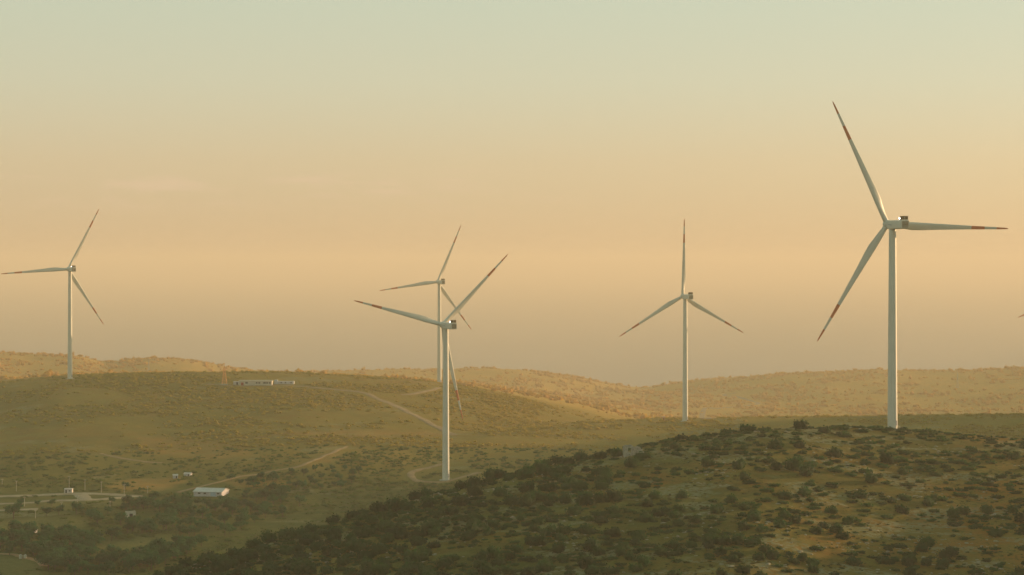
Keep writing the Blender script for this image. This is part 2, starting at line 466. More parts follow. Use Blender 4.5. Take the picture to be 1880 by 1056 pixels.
# ------------------------------------------------------------------ wind turbines
def section(r, chord, thick, le, twist, n=16):
    """closed aerofoil-like ring around span position r; chord along +X (trailing), thickness along Y"""
    ring = []
    for i in range(n):
        t = 2 * math.pi * i / n
        u = .5 - .5 * math.cos(t)
        th = math.sin(t) * thick * .5 * (1.25 * (1 - u * .75) if chord > thick * 1.15 else 1)
        x, y = le + u * chord, th
        ring.append((x * math.cos(twist) - y * math.sin(twist), x * math.sin(twist) + y * math.cos(twist), r))
    return ring

R_BLADE = 63.5
def blade_mesh():
    R = R_BLADE
    st = [(.018, 2.5, 2.5, -1.25, .25), (.05, 2.5, 2.4, -1.25, .25), (.09, 2.9, 2.0, -1.3, .25), (.14, 3.6, 1.5, -1.35, .22), (.20, 4.15, 1.2, -1.35, .18), (.27, 3.95, .95, -1.25, .14),
          (.40, 3.2, .7, -1.05, .09), (.55, 2.5, .5, -.85, .05), (.69, 1.9, .36, -.65, .03), (.69, 1.9, .36, -.65, .03), (.80, 1.5, .28, -.52, .02), (.80, 1.5, .28, -.52, .02), (.90, 1.15, .21, -.4, .01), (.90, 1.15, .21, -.4, .01),
          (.97, .8, .14, -.28, 0), (.995, .4, .08, -.1, 0), (1.0, .1, .04, .0, 0)]
    mb = MB(); ms = [1 if (.68 < st[i][0] and st[i + 1][0] < .81) or st[i][0] >= .895 else 0 for i in range(len(st) - 1)]
    mb.loft([section(f * R, c * (.92 if f > .1 else 1), t, le, tw) for f, c, t, le, tw in st], ms=ms)
    o = mb.build('blade', [M['white'], M['red']]); shade_auto(o, 40)
    me = o.data; bpy.data.objects.remove(o); return me

def ringc(z, r, n=40, y0=0.0):
    return [(r * math.cos(2 * math.pi * i / n), y0 + r * math.sin(2 * math.pi * i / n), z) for i in range(n)]

def tower_mesh():
    mb = MB(); rs = []
    for i in range(26):
        t = i / 25; rs.append(ringc(98 * t, 2.25 - .63 * t))
    mb.loft(rs)
    for z in (24, 49, 73):        # flange seams
        r = 2.25 - .63 * z / 98
        mb.loft([ringc(z - .12, r + .005), ringc(z - .1, r + .05), ringc(z + .1, r + .05), ringc(z + .12, r + .005)], cap=False)
    o = mb.build('tower', M['white']); shade_auto(o, 40)
    me = o.data; bpy.data.objects.remove(o); return me

BLADE, TOWER = blade_mesh(), tower_mesh()

def rrect(w, h, y, r=.5, zc=0.0, n=4):
    pts = []
    for (cx, cz, a0) in ((w / 2 - r, h / 2 - r, 0), (-w / 2 + r, h / 2 - r, 90), (-w / 2 + r, -h / 2 + r, 180), (w / 2 - r, -h / 2 + r, 270)):
        for k in range(n + 1):
            a = math.radians(a0 + 90 * k / n); pts.append((cx + r * math.cos(a), y, zc + cz + r * math.sin(a)))
    return pts

def turbine(label, tower_px, hub_py, dist, theta, blade0, lamp=True, base=None):
    b = math.atan2(tower_px - CX, F)
    p = at(tower_px, hub_py, dist)
    g = gz(p.x, p.y) - .35
    H = p.z - g
    root = empty('wind_turbine', (p.x, p.y, g), math.radians(theta) - b)
    tag(root, label, 'wind turbine', 'wind turbines on the hills')
    t = bpy.data.objects.new('tower', TOWER); COL.objects.link(t); t.parent = root; t.scale = (1, 1, (H - 1.7) / 98)
    # door with steps, on the tower's side
    d = MB(); d.box((1.2, -1.98, 3.3), (1.0, .3, 2.2), rz=math.radians(31)); d.build('door', M['logo'], root)
    s = MB()
    for k in range(6): s.box((1.45 + .25 * (5 - k), -2.45 - .42 * (5 - k), .35 + k * .36), (1.3, .4, .08), rz=math.radians(31))
    s.build('steps', M['steel'], root)
    f = MB(); f.loft([ringc(-.8, 4.2, 32), ringc(.45, 4.2, 32), ringc(.6, 3.6, 32)]); f.build('foundation', M['concrete'], root)
    # nacelle: local +Y points to the rotor, -Y is the louvred rear
    zc = H
    n = MB()
    n.loft([rrect(3.7, 3.6, -12.0, .35, zc + .05), rrect(3.95, 3.95, -11.7, .45, zc), rrect(4.0, 4.05, -4.0, .5, zc), rrect(3.9, 4.1, 0, .6, zc), rrect(3.5, 3.8, 2.2, .9, zc), rrect(3.0, 3.2, 3.0, 1.1, zc)])
    na = n.build('nacelle', M['white'], root); shade_auto(na, 35)
    # rear grille: frame, dark back, slats
    gr = MB(); gr.box((0, -12.06, zc - .05), (3.1, .1, 2.7), 0)
    for k in range(4): gr.box((0, -12.15, zc - 1.05 + k * .66), (3.05, .12, .2), 1)
    gr.box((1.72, -12.12, zc), (.34, .24, 3.5), 1); gr.box((-1.72, -12.12, zc), (.3, .2, 3.4), 1); gr.box((0, -12.12, zc + 1.62), (3.1, .2, .3), 1); gr.box((0, -12.12, zc - 1.62), (3.1, .2, .3), 1)
    gr.build('grille', [M['grille'], M['frame']], na)
    c = MB(); c.box((0, -11.0, zc + 2.95), (3.5, 1.1, 1.5), 0); c.box((0, -11.59, zc + 2.95), (.16, .08, 1.5), 1); c.box((0, -11.0, zc + 3.76), (3.6, 1.2, .1), 0)
    c.box((-1.4, -10.4, zc + 2.12), (.2, .2, .25), 1); c.box((1.4, -10.4, zc + 2.12), (.2, .2, .25), 1); c.box((0, -11.0, zc + 2.12), (3.55, 1.15, .16), 1)
    c.build('cooler', [M['grille'], M['frame']], na)
    lg = MB()                       # unreadable mark on the flank: a slanting swoosh and a short word-like bar
    for sx in (-1,):
        lg.f.append((0, 1, 2, 3)); lg.m.append(0)
        lg.v += [(sx * 2.012, 1.2, zc + .5), (sx * 2.012, -2.6, zc - .25), (sx * 2.012, -2.6, zc - .5), (sx * 2.012, 1.2, zc + .3)]
        lg.f.append((4, 5, 6, 7)); lg.m.append(0)
        lg.v += [(sx * 2.012, -1.0, zc + .35), (sx * 2.012, -3.0, zc + .25), (sx * 2.012, -3.0, zc + .05), (sx * 2.012, -1.0, zc + .15)]
    lg.build('emblem', M['logo'], na)
    lm = MB(); lm.tube((-1.5, -9.5, zc + 1.95), (-1.5, -9.5, zc + 2.5), .08, .08, 8, 0); lm.loft([ringc(zc + 2.5 + .8 * q, r, 12) for q, r in ((0, .2), (.15, .3), (.5, .3), (.7, .15))], 1 if lamp else 0)
    k0 = 16 + 2 - 2
    for i in range(len(lm.v)):
        if i >= 16: x, y, z = lm.v[i]; lm.v[i] = (x - 1.5, y - 9.5, z)
    lm.build('beacon', [M['white'], M['lamp'] if lamp else M['white']], na)
    vn = MB(); vn.tube((.9, -9.4, zc + 1.95), (.9, -9.4, zc + 3.9), .06, .05, 6).box((.9, -9.4, zc + 3.9), (.9, .08, .08)); vn.build('wind_vane', M['steel'], na)
    # hub and spinner
    h = MB(); h.loft([[(x, y, z + zc) for x, z, y in [(r * math.cos(2 * math.pi * i / 28), r * math.sin(2 * math.pi * i / 28), yy) for i in range(28)]] for yy, r in ((3.05, 1.6), (3.4, 1.95), (5.0, 2.05), (6.2, 1.8), (7.1, 1.2), (7.6, .45), (7.7, .05))])
    hb = h.build('hub', M['white'], root); shade_auto(hb, 50)
    tilt = Matrix.Rotation(math.radians(5), 4, 'X'); piv = Vector((0, 0, zc))
    hb.matrix_local = Matrix.Translation(piv) @ tilt @ Matrix.Translation(-piv)
    for k in range(3):
        a = math.radians(blade0 + 120 * k)
        bl = bpy.data.objects.new('blade', BLADE); COL.objects.link(bl); bl.parent = root
        # local Z of the blade to (cos a, 0, sin a); trailing edge (+X) to (sin a, 0, -cos a)
        bl.matrix_local = Matrix.Translation(piv) @ tilt @ Matrix.Translation((0, 5.0, 0)) @ Matrix.Rotation(math.pi / 2 - a, 4, 'Y')
    return root

turbine('tallest white wind turbine with three blades, standing on the shrubby near hill', 1638.5, 413, 914, 28, 118.5)
turbine('white wind turbine in the valley with a loop track round its foot', 818.5, 598, 1262, 25, 45.4)
turbine('white wind turbine partly behind another tower, foot hidden behind the scrub hilltop', 806.5, 518.5, 2050, 20, 68.0, lamp=False)
turbine('white wind turbine with one blade straight up, on the low ridge by a box shelter', 1258, 545, 1623, 23, 91.0, lamp=False)
turbine('leftmost white wind turbine, on the end of the scrub hill with the lattice mast', 128.5, 495, 1857, 17, 64.0)
turbine('wind turbine almost wholly beyond the picture edge, only a red blade tip showing', 2000, 528, 1640, 23, 203.5)

# ------------------------------------------------------------------ shrubs and trees: leaf clumps over a lumpy core
ICO_V = None
def ico():
    t = (1 + 5 ** .5) / 2
    v = np.array([(-1, t, 0), (1, t, 0), (-1, -t, 0), (1, -t, 0), (0, -1, t), (0, 1, t), (0, -1, -t), (0, 1, -t), (t, 0, -1), (t, 0, 1), (-t, 0, -1), (-t, 0, 1)], float)
    v /= np.linalg.norm(v[0])
    f = np.array([(0, 11, 5), (0, 5, 1), (0, 1, 7), (0, 7, 10), (0, 10, 11), (1, 5, 9), (5, 11, 4), (11, 10, 2), (10, 7, 6), (7, 1, 8), (3, 9, 4), (3, 4, 2), (3, 2, 6), (3, 6, 8), (3, 8, 9), (4, 9, 5), (2, 4, 11), (6, 2, 10), (8, 6, 7), (9, 8, 1)])
    return v, f
IV, IF = ico()

def leaf_quads(lobes, n, size, rng, shell=.35):
    """n small quads spread through the outer part of the lobes (centre, radii); returns verts (4n,3)"""
    w = np.array([l[1][0] * l[1][1] * l[1][2] for l in lobes]) ** .66; w /= w.sum()
    which = rng.choice(len(lobes), n, p=w)
    c = np.array([l[0] for l in lobes])[which]; r = np.array([l[1] for l in lobes])[which]
    d = rng.normal(size=(n, 3)); d /= np.linalg.norm(d, axis=1, keepdims=True)
    rad = 1 - shell * rng.random(n) ** 1.6 + rng.normal(size=n) * .06
    p = c + d * r * rad[:, None]
    nrm = d + rng.normal(size=(n, 3)) * .55; nrm /= np.linalg.norm(nrm, axis=1, keepdims=True)
    a = np.cross(nrm, rng.normal(size=(n, 3))); a /= np.linalg.norm(a, axis=1, keepdims=True)
    b = np.cross(nrm, a)
    s = size * (.55 + .9 * rng.random(n))[:, None]
    return np.stack([p - a * s - b * s * .3, p + a * s * .2 - b * s * .8, p + a * s + b * s * .25, p - a * s * .3 + b * s * .8], 1).reshape(-1, 3)

def core_verts(lobes, k, rng):
    out = []
    for c, r in lobes: out.append(np.array(c) + IV * np.array(r) * k * (.85 + .3 * rng.random((12, 1))))
    return np.concatenate(out)

def plant_mesh(name, lobes, n, size, mat, rng, core=.78):
    q = leaf_quads(lobes, n, size, rng); c = core_verts(lobes, core, rng)
    me = bpy.data.meshes.new(name)
    faces = [(4 * i, 4 * i + 1, 4 * i + 2, 4 * i + 3) for i in range(n)]
    o = 4 * n
    for k in range(len(lobes)): faces += [tuple(o + 12 * k + f) for f in IF]
    me.from_pydata(np.concatenate([q, c]).tolist(), [], [tuple(int(i) for i in f) for f in faces])
    me.materials.append(mat); me.update(); return me

def shrub_lobes(rng, flat=1.0):
    L = [((0, 0, .34 * flat), (.72, .70, .50 * flat))]
    for k in range(rng.integers(3, 6)):
        a = rng.random() * 6.283; d = .35 + .3 * rng.random(); r = .3 + .24 * rng.random()
        L.append(((d * math.cos(a), d * math.sin(a), (.22 + .3 * rng.random()) * flat), (r, r, r * .85 * flat)))
    return L

SHRUB = [plant_mesh('shrub', shrub_lobes(RNG, 1.05 + .4 * RNG.random()), 330, .085, M['shrub'], RNG) for _ in range(7)]

def place_plants_px(lst, x0, y0, s):
    out = []
    for cx, cy, w in lst:
        px, py, pw = x0 + cx / s, y0 + cy / s, w / s
        h = hit(px, py + pw * .30); yy = min(h.y, float(np.interp(px, PXT, RF[0])) + 1.0); out.append(((px - CX) / F * yy, yy, pw / F * yy * .54))
    return out

KNOWN = place_plants_px([(115, 85, 95), (215, 65, 75), (465, 58, 100), (600, 88, 110), (650, 62, 65), (735, 78, 80), (815, 62, 70), (835, 97, 80), (310, 112, 80), (730, 130, 65), (965, 165, 75), (1085, 138, 85),
    (1035, 190, 85), (1130, 175, 55), (1190, 75, 60), (295, 185, 125), (445, 190, 95), (85, 200, 85), (675, 235, 130), (885, 245, 80), (1000, 280, 120), (1075, 265, 70), (1195, 250, 85), (1225, 310, 60), (1400, 92, 70),
    (1480, 145, 60), (1615, 105, 55), (1670, 150, 80), (1740, 125, 60), (1810, 150, 60), (1495, 250, 90), (1640, 255, 70), (1670, 290, 90), (1815, 260, 100), (400, 315, 150), (490, 355, 130), (680, 330, 70), (780, 370, 90),
    (1110, 355, 110), (1270, 350, 70), (1330, 375, 80), (1585, 375, 80), (1680, 470, 90), (1825, 490, 70), (120, 420, 85), (275, 440, 80), (1125, 525, 100), (1290, 530, 110), (1410, 550, 60), (555, 845, 90), (300, 955, 80),
    (530, 940, 100), (385, 875, 80), (780, 930, 120), (760, 880, 80), (60, 320, 110), (200, 340, 90), (870, 300, 70), (900, 410, 110), (1000, 425, 80), (840, 690, 90), (1100, 600, 110), (690, 700, 70), (480, 490, 120), (30, 460, 90),
    (1640, 870, 80), (1440, 690, 90), (1650, 580, 70), (1760, 650, 80), (950, 72, 80), (1020, 76, 60), (1260, 92, 70), (1450, 96, 60), (1320, 105, 60), (900, 74, 60)], 1340, 760, 3.481)
KNOWN += place_plants_px([(725, 160, 120), (500, 205, 95), (360, 250, 90), (600, 182, 60), (620, 215, 60), (700, 285, 100), (855, 205, 95), (885, 275, 80), (1090, 225, 90), (1045, 88, 90), (1040, 140, 75), (1150, 172, 120),
    (1225, 118, 110), (480, 330, 80), (800, 360, 80), (1135, 360, 85), (1205, 390, 80), (1310, 390, 100), (1240, 330, 55), (1340, 205, 80), (1450, 55, 100), (1650, 170, 110), (1440, 240, 80), (1300, 45, 70), (1200, 52, 60), (1390, 22, 80),
    (1665, 275, 70), (1700, 420, 70), (1500, 385, 100), (1480, 480, 100), (1640, 470, 60), (950, 545, 110), (1040, 610, 90), (960, 660, 80), (1220, 640, 90), (1300, 600, 80), (1090, 735, 110), (1235, 745, 80), (120, 690, 70),
    (330, 540, 90), (420, 530, 100), (140, 590, 110), (250, 770, 130), (340, 790, 110), (520, 690, 130), (600, 670, 60), (720, 410, 120), (600, 430, 110), (760, 480, 140), (930, 105, 60), (830, 135, 60), (890, 130, 60)], 840, 800, 3.615)

def on_hill(px0, px1, n, smin, smax_, rng, accept=None):
    """random points on the near hill's camera-facing slope and just over its crest"""
    out = []
    px = rng.uniform(px0, px1, n); t = rng.random(n)
    dc = np.interp(px, PXT, RF[0])
    d = np.where(rng.random(n) < .06, dc + rng.uniform(0, 14, n), 575 + (dc + 6 - 575) * t)
    x = (px - CX) / F * d
    r = smin + (smax_ - smin) * rng.random(n) ** 1.7
    return np.stack([x, d, r, px], 1)

pts = [(*k, CX + F * k[0] / k[1]) for k in KNOWN]
cell = {}
def free(x, y, r, f=.8):
    i, j = int(x // 8), int(y // 8)
    for a in range(i - 1, i + 2):
        for b in range(j - 1, j + 2):
            for (X, Y, R) in cell.get((a, b), ()):
                if (X - x) ** 2 + (Y - y) ** 2 < (f * (R + r)) ** 2: return False
    return True
def put(x, y, r): cell.setdefault((int(x // 8), int(y // 8)), []).append((x, y, r))
for p in pts: put(p[0], p[1], p[2])
ruin_at = hit(1153, 838); put(ruin_at.x + 1, ruin_at.y, 5.0); put(ruin_at.x + 1, ruin_at.y - 9, 4.0); put(ruin_at.x + 6, ruin_at.y, 3.0)
t5 = at(1638.5, 413, 914)
cand = on_hill(-60, 2250, 16000, 1.35, 4.3, RNG)
dens = fbm(cand[:, 0] / 34, cand[:, 1] / 22, 61, 3)
for (x, y, r, px), dn in zip(cand, dens):
    left = min(1, max(0, (1500 - px) / 1000))
    p = (dn - .43 + .15 * left) * (1.9 + 1.6 * left) + .19
    if RNG.random() > p: continue
    if (x - t5.x) ** 2 + (y - t5.y) ** 2 < 50: continue
    if left < .35 and r > 3.2: r *= .75
    if not free(x, y, r, .62 + .2 * (1 - left)): continue
    pts.append((x, y, r, px)); put(x, y, r)

# largest in the frame first
def seen_size(p):
    py = EYE + F * (ZC - gz(p[0], p[1])) / p[1]
    inside = -10 < p[3] < 1890 and py < 1066
    return (p[2] / p[1] if inside else 0)
sizes = [seen_size(p) for p in pts]
order = sorted(range(len(pts)), key=lambda i: -sizes[i])
single = set(order[:290])
print('hill shrubs', len(pts))
stuffV, stuffT = [], []       # shrubs past the first 290, merged below
def shrub_label(p):
    x, y, r, px = p
    crest = y > np.interp(px, PXT, RF[0]) - 14
    if abs(px - 1638) < 60 and crest: return 'dark rounded shrub at the foot of the tallest wind turbine'
    if abs(x - ruin_at.x) < 14 and abs(y - ruin_at.y) < 18: return 'dark shrub growing against the small stone ruin'
    if crest and px > 1380: return 'dark rounded shrub on the hilltop skyline near the tallest turbine'
    if crest: return 'dark shrub on the falling skyline of the near hill, away from the tallest turbine'
    if px > 1380 and y > 780: return 'rounded shrub on the upper brown slope below the tallest turbine'
    if px > 1380: return 'rounded shrub low on the brown slope at the bottom right corner'
    if px > 900: return 'dark shrub among pale rocks on the middle of the near slope'
    return 'dark green shrub in the dense scrub on the low end of the near hill'
for i, p in enumerate(pts):
    x, y, r, px = p
    z = gz(x, y)
    if i in single:
        o = bpy.data.objects.new('shrub', SHRUB[i % 7]); COL.objects.link(o)
        o.location = (x, y, z - .12 * r); o.rotation_euler = (0, 0, RNG.random() * 6.28)
        q = .85 + .3 * RNG.random()
        o.scale = (r * (1 + .25 * RNG.random()), r, r * q)
        tag(o, shrub_label(p), 'shrub', 'shrubs on the near hill')
    else: stuffV.append((x, y, z - .1 * r, r))

def clump_mass(name, spots, nleaf, mat, rng, size=.14, protos=5, flat=(.6, 1.0), core=.8, sunlit_side=False):
    """many plants too numerous to count as one mesh; spots: x, y, z, r"""
    P = []
    for k in range(protos):
        L = shrub_lobes(rng, flat[0] + (flat[1] - flat[0]) * rng.random())[:3]
        q = leaf_quads(L, nleaf, size, rng); c = core_verts(L, core, rng)
        f = np.concatenate([np.arange(4 * nleaf).reshape(-1, 4)[:, [0, 1, 2]], np.arange(4 * nleaf).reshape(-1, 4)[:, [0, 2, 3]]] + [4 * nleaf + 12 * j + IF for j in range(len(L))])
        P.append((np.concatenate([q, c]), f))
    V, Fc, T, off = [], [], [], 0
    S = np.array(spots); which = rng.integers(0, protos, len(S)); ang = rng.random(len(S)) * 6.283; tint = rng.random(len(S))
    if sunlit_side: tint = .45 * tint + .75 * np.clip((CX + F * S[:, 0] / S[:, 1] - 150) / 1100, 0, 1)   # sunlit orange painted into the tint eastward, greener westward
    for k in range(protos):
        s = S[which == k]; v, f = P[k]; n = len(s)
        if not n: continue
        ca, sa = np.cos(ang[which == k])[:, None], np.sin(ang[which == k])[:, None]
        r = s[:, 3:4]; sx = r * (1 + .4 * rng.random((n, 1))); sz = r * (.75 + .4 * rng.random((n, 1)))
        X = (v[:, 0] * ca - v[:, 1] * sa) * sx + s[:, 0:1]; Y = (v[:, 0] * sa + v[:, 1] * ca) * r + s[:, 1:2]; Z = v[:, 2] * sz + s[:, 2:3]
        V.append(np.stack([X, Y, Z], -1).reshape(-1, 3)); T.append(np.repeat(tint[which == k], len(v)))
        Fc.append((f[None] + (np.arange(n) * len(v))[:, None, None] + off).reshape(-1, 3)); off += n * len(v)
    return np_mesh(name, np.concatenate(V), np.concatenate(Fc).ravel(), 3, [mat], False, attrs={'tint': np.concatenate(T)})

o = clump_mass('shrubbery', stuffV, 90, M['shrubs'], RNG)
tag(o, 'mass of lesser dark shrubs covering the near hill between the larger ones', 'shrubbery', kind='stuff')

# low heath, a knee high, over the near hill
yy_ = RNG.uniform(600, 1950, 2600); xx_ = yy_ * RNG.uniform(.29, .5, 2600); rr_ = .9 + 2.6 * RNG.random(2600) ** 2
o = clump_mass('spur_scrub', np.stack([xx_, yy_, height(xx_, yy_) - .1, rr_], 1), 30, M['shrubs'], RNG, .2)
tag(o, 'dark scrub on the added shading spur beside the near hill', 'scrub', kind='stuff')

c = on_hill(-60, 2250, 22000, .22, .95, RNG)
hn = fbm(c[:, 0] / 12, c[:, 1] / 9, 91, 3)
left = np.clip((1500 - c[:, 3]) / 1100, 0, 1)
k = RNG.random(len(c)) < np.clip((hn - .43) * 4 + .12 + .1 * left, 0, 1)
c = c[k]
o = clump_mass('heath', np.stack([c[:, 0], c[:, 1], height(c[:, 0], c[:, 1]) - .05, c[:, 2]], 1), 10, M['heath'], RNG, .3, 6, (.4, .8))
tag(o, 'knee high olive heath between the rocks of the near hill', 'heath', kind='stuff')

# pale limestone lying about on the near hill
c = on_hill(-60, 2250, 22000, .10, .62, RNG)
rn = fbm(c[:, 0] / 26, c[:, 1] / 13, 33, 4)
c = c[RNG.random(len(c)) < np.clip((rn - .53) * 4, .015, .6)]
def rock_mass(name, c):
    n = len(c); V = IV[None] * (.6 + .8 * RNG.random((n, 12, 1))) * np.stack([c[:, 2] * (1 + RNG.random(n)), c[:, 2], c[:, 2] * (.35 + .5 * RNG.random(n))], 1)[:, None, :]
    V = V + np.stack([c[:, 0], c[:, 1], height(c[:, 0], c[:, 1])], 1)[:, None, :]
    f = IF[None] + (np.arange(n) * 12)[:, None, None]
    return np_mesh(name, V.reshape(-1, 3), f.ravel(), 3, [M['rock']])
tag(rock_mass('limestone_rubble', c), 'pale limestone rubble strewn over the near hill', 'rubble', kind='stuff')

# scrub covering the middle and far hills
def field(d0, d1, n, margin=200):
    d = np.sqrt(RNG.uniform(d0 * d0, d1 * d1, n)); px = RNG.uniform(-margin, 1880 + margin, n)
    return (px - CX) / F * d, d, px
def scrub_cover(name, d0, d1, n, r0, r1, label, dens_scale, cut, nleaf, mat='farscrub', flat=(.6, 1.0)):
    x, y, px = field(d0, d1, n); z = height(x, y)
    keep = y > np.interp(px, PXT, RF[0]) + 40
    dn = fbm(x / dens_scale, y / (dens_scale * .7), 71, 4); at_ = ground_attrs(x, y, z)
    keep &= RNG.random(n) < np.clip((dn - cut) * 5, 0.03, 1) * (1 - np.clip(at_['bare'] + at_['meadow'], 0, 1))
    for tk in TRACKS:
        if len(tk): 
            lo, hi = tk.min(0) - 6, tk.max(0) + 6
            w = np.nonzero((x > lo[0]) & (x < hi[0]) & (y > lo[1]) & (y < hi[1]) & keep)[0]
            for i in w:
                if np.min((tk[:, 0] - x[i]) ** 2 + (tk[:, 1] - y[i]) ** 2) < 20: keep[i] = False
    r = (r0 + (r1 - r0) * RNG.random(n) ** 2)
    S = np.stack([x, y, z - .1 * r, r], 1)[keep]
    for bx, by, br in CLEAR: S = S[(S[:, 0] - bx) ** 2 + (S[:, 1] - by) ** 2 > br * br]
    print(name, len(S))
    o = clump_mass(name, S, nleaf, M[mat], RNG, .3, 6, flat, sunlit_side=mat == 'farscrub')
    return tag(o, label, 'scrub', kind='stuff')
TRACKS = []
for ob in bpy.data.objects:
    if ob.name.startswith(('dirt_track', 'dirt_road')):
        v = np.empty(len(ob.data.vertices) * 3, np.float32); ob.data.vertices.foreach_get('co', v); TRACKS.append(v.reshape(-1, 3)[:, :2])
def clear_px(px, py, r): h = hit(px, py); return (h.x, h.y, r)
CLEAR = [clear_px(470, 706, 22), clear_px(525, 706, 16), clear_px(412, 706, 12), clear_px(388, 908, 18), clear_px(372, 918, 14), clear_px(400, 920, 14), clear_px(240, 958, 8), clear_px(126, 905, 7), clear_px(240, 949, 7), clear_px(408, 926, 5), clear_px(819, 883, 14), clear_px(1258, 772, 12), clear_px(128, 693, 14)]
scrub_cover('hillside_scrub', 900, 1420, 14000, .9, 2.6, 'green scrub over the valley floor and the low spur', 40, .33, 14, 'valleyscrub')
scrub_cover('hilltop_scrub', 1420, 2100, 46000, .6, 2.9, 'low scrub covering the middle hills', 75, .40, 8)
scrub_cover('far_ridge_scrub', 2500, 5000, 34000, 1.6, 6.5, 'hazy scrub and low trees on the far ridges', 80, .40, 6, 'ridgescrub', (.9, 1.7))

# ------------------------------------------------------------------ valley trees
def tree_proto(rng, h=1.0):
    L = [((0, 0, .62), (.30, .30, .27))]
    for k in range(rng.integers(5, 8)):
        a = rng.random() * 6.283; d = .16 + .2 * rng.random(); r = .13 + .12 * rng.random()
        L.append(((d * math.cos(a), d * math.sin(a), .42 + .42 * rng.random()), (r, r, r * .9)))
    crown = plant_mesh('crown', L, 520, .038, M['tree'], rng, .62)
    mb = MB(); mb.tube((0, 0, -.05), (.01, 0, .3), .035, .024, 7); mb.tube((.01, 0, .3), (.0, .02, .55), .024, .012, 6)
    for c, r in L[1:5]: mb.tube((.01, 0, .26 + .1 * rng.random()), c, .014, .006, 5)
    me = bpy.data.meshes.new('trunk'); me.from_pydata(mb.v, [], mb.f); me.materials.append(M['bark']); me.update()
    return crown, me
TREES = [tree_proto(RNG) for _ in range(5)]
def tree(x, y, h, label, group):
    crown, trunk = TREES[RNG.integers(0, 5)]
    r = empty('broadleaf_tree', (x, y, gz(x, y)), RNG.random() * 6.28); tag(r, label, 'tree', group)
    for nme, me in (('trunk', trunk), ('crown', crown)):
        o = bpy.data.objects.new(nme, me); COL.objects.link(o); o.parent = r
        w = .9 + .35 * RNG.random() if nme == 'crown' else 1
        o.scale = (h * w * 1.15, h * w * 1.15, h)
WOODS = [([(-30, 985), (60, 975), (150, 985), (230, 975), (330, 965), (480, 960), (420, 985), (330, 992), (300, 982), (215, 990), (165, 1015), (160, 1050), (90, 1050), (70, 1026), (-30, 1014)], 125, 'dark tree in the wood at the valley bottom, nearer than the pale clearing', 6.5),
         ([(180, 935), (260, 925), (330, 910), (345, 920), (420, 915), (500, 905), (560, 915), (540, 950), (450, 960), (330, 958), (210, 972), (150, 960)], 95, 'dark tree in the belt of wood around the white warehouse', 6.0),
         ([(200, 1030), (300, 1005), (380, 1000), (330, 1035), (250, 1056), (120, 1060)], 55, 'deep green tree at the foot of the near hill in the bottom left corner', 6.5),
         ([(420, 880), (520, 870), (600, 858), (660, 870), (640, 900), (520, 905), (430, 900)], 34, 'tree in the thin wood beyond the white warehouse', 5.0)]
for poly, n, lab, h in WOODS:
    xs, ys = [p[0] for p in poly], [p[1] for p in poly]; k = 0; tries = 0
    while k < n and tries < 4000:
        tries += 1
        px, py = RNG.uniform(min(xs), max(xs)), RNG.uniform(min(ys), max(ys))
        if poly_mask(np.array([px]), np.array([py]), poly, 1)[0] < .5: continue
        q = hit(px, py)
        if any((q.x - b[0]) ** 2 + (q.y - b[1]) ** 2 < (b[2] + 2) ** 2 for b in CLEAR): continue
        if q.y < np.interp(px, PXT, RF[0]) + 20 or q.y > 1700: continue
        if not free(q.x, q.y, 1.6, .8): continue
        put(q.x, q.y, 1.6); tree(q.x, q.y, h * (.65 + .6 * RNG.random()), lab, 'trees in the valley'); k += 1
for px, py, h, lab in [(25, 953, 9.5, 'large round tree alone in the pale meadow by the left edge'), (85, 948, 5.5, 'small dark tree at the near end of the hedge below the road'), (108, 946, 6, 'dark tree in the middle of the hedge below the road'),
                       (40, 928, 4.5, 'small tree between the two pale roads, nearest the left edge'), (68, 930, 3.8, 'little bush-like tree between the pale roads, right of another'), (95, 930, 4.5, 'small dark tree between the roads, below the white cabin'),
                       (140, 945, 8, 'broad dark tree at the far end of the hedge below the road'), (205, 924, 4, 'small tree at the corner where the pale roads meet'), (165, 1030, 7.5, 'dark green tree standing out of the small pale clearing'), (205, 1022, 6.5, 'brownish tree on the edge of the small pale clearing'), (230, 898, 5, 'tree by the bare field behind the row of poles')]:
    q = hit(px, py); tree(q.x, q.y, h, lab, 'trees in the valley')

# ------------------------------------------------------------------ buildings
def bld(name, label, cat, px, py, rz=0.0):
    h = hit(px, py); r = empty(name, (h.x, h.y, h.z - .1), rz); return tag(r, label, cat), h.y / F
def wall_box(w, d, h, z0=-1.0):
    return MB().box((0, 0, (h + z0) / 2), (w, d, h - z0))

r, s = bld('long_building', 'long low white building with dark windows on the scrub hilltop', 'building', 470, 707)
w = 60 * s; wall_box(w, 9, 4.0).build('wall', M['wallwhite'], r)
MB().box((0, 0, 4.15), (w + .8, 9.8, .3)).build('roof', M['concrete'], r)
for k, x in enumerate((-.27, .04, .12, .28, .36, .44)):
    f = MB().box((x * w, -4.55, 2.3), (2.4 if k in (0, 3) else 1.5, .12, 1.2)).build('window', M['dark'], r)
    MB().box((x * w, -4.63, 1.62), (2.6 if k in (0, 3) else 1.7, .2, .12)).build('sill', M['concrete'], f)
MB().box((-.40 * w, -4.55, 1.3), (2.4, .14, 2.6)).build('door', M['door'], r)
r, s = bld('shed', 'low grey green shed between the lattice mast and the long white building', 'shed', 434, 706)
wall_box(10 * s, 5, 2.6).build('wall', M['lilac'], r); MB().box((0, 0, 2.7), (11 * s, 5.6, .2)).build('roof', M['sheet'], r); MB().box((1, -2.54, 1.1), (1.2, .1, 2.2)).build('door', M['dark'], r)
r, s = bld('container', 'small upright blue white container beside the long white building', 'container', 507, 705)
wall_box(6 * s, 3, 3.7).build('wall', M['blue'], r); MB().box((0, -1.54, 1.5), (1.0, .1, 2.1)).build('door', M['sheet'], r); MB().box((0, 0, 3.76), (6.3 * s, 3.2, .12)).build('roof', M['sheet'], r)
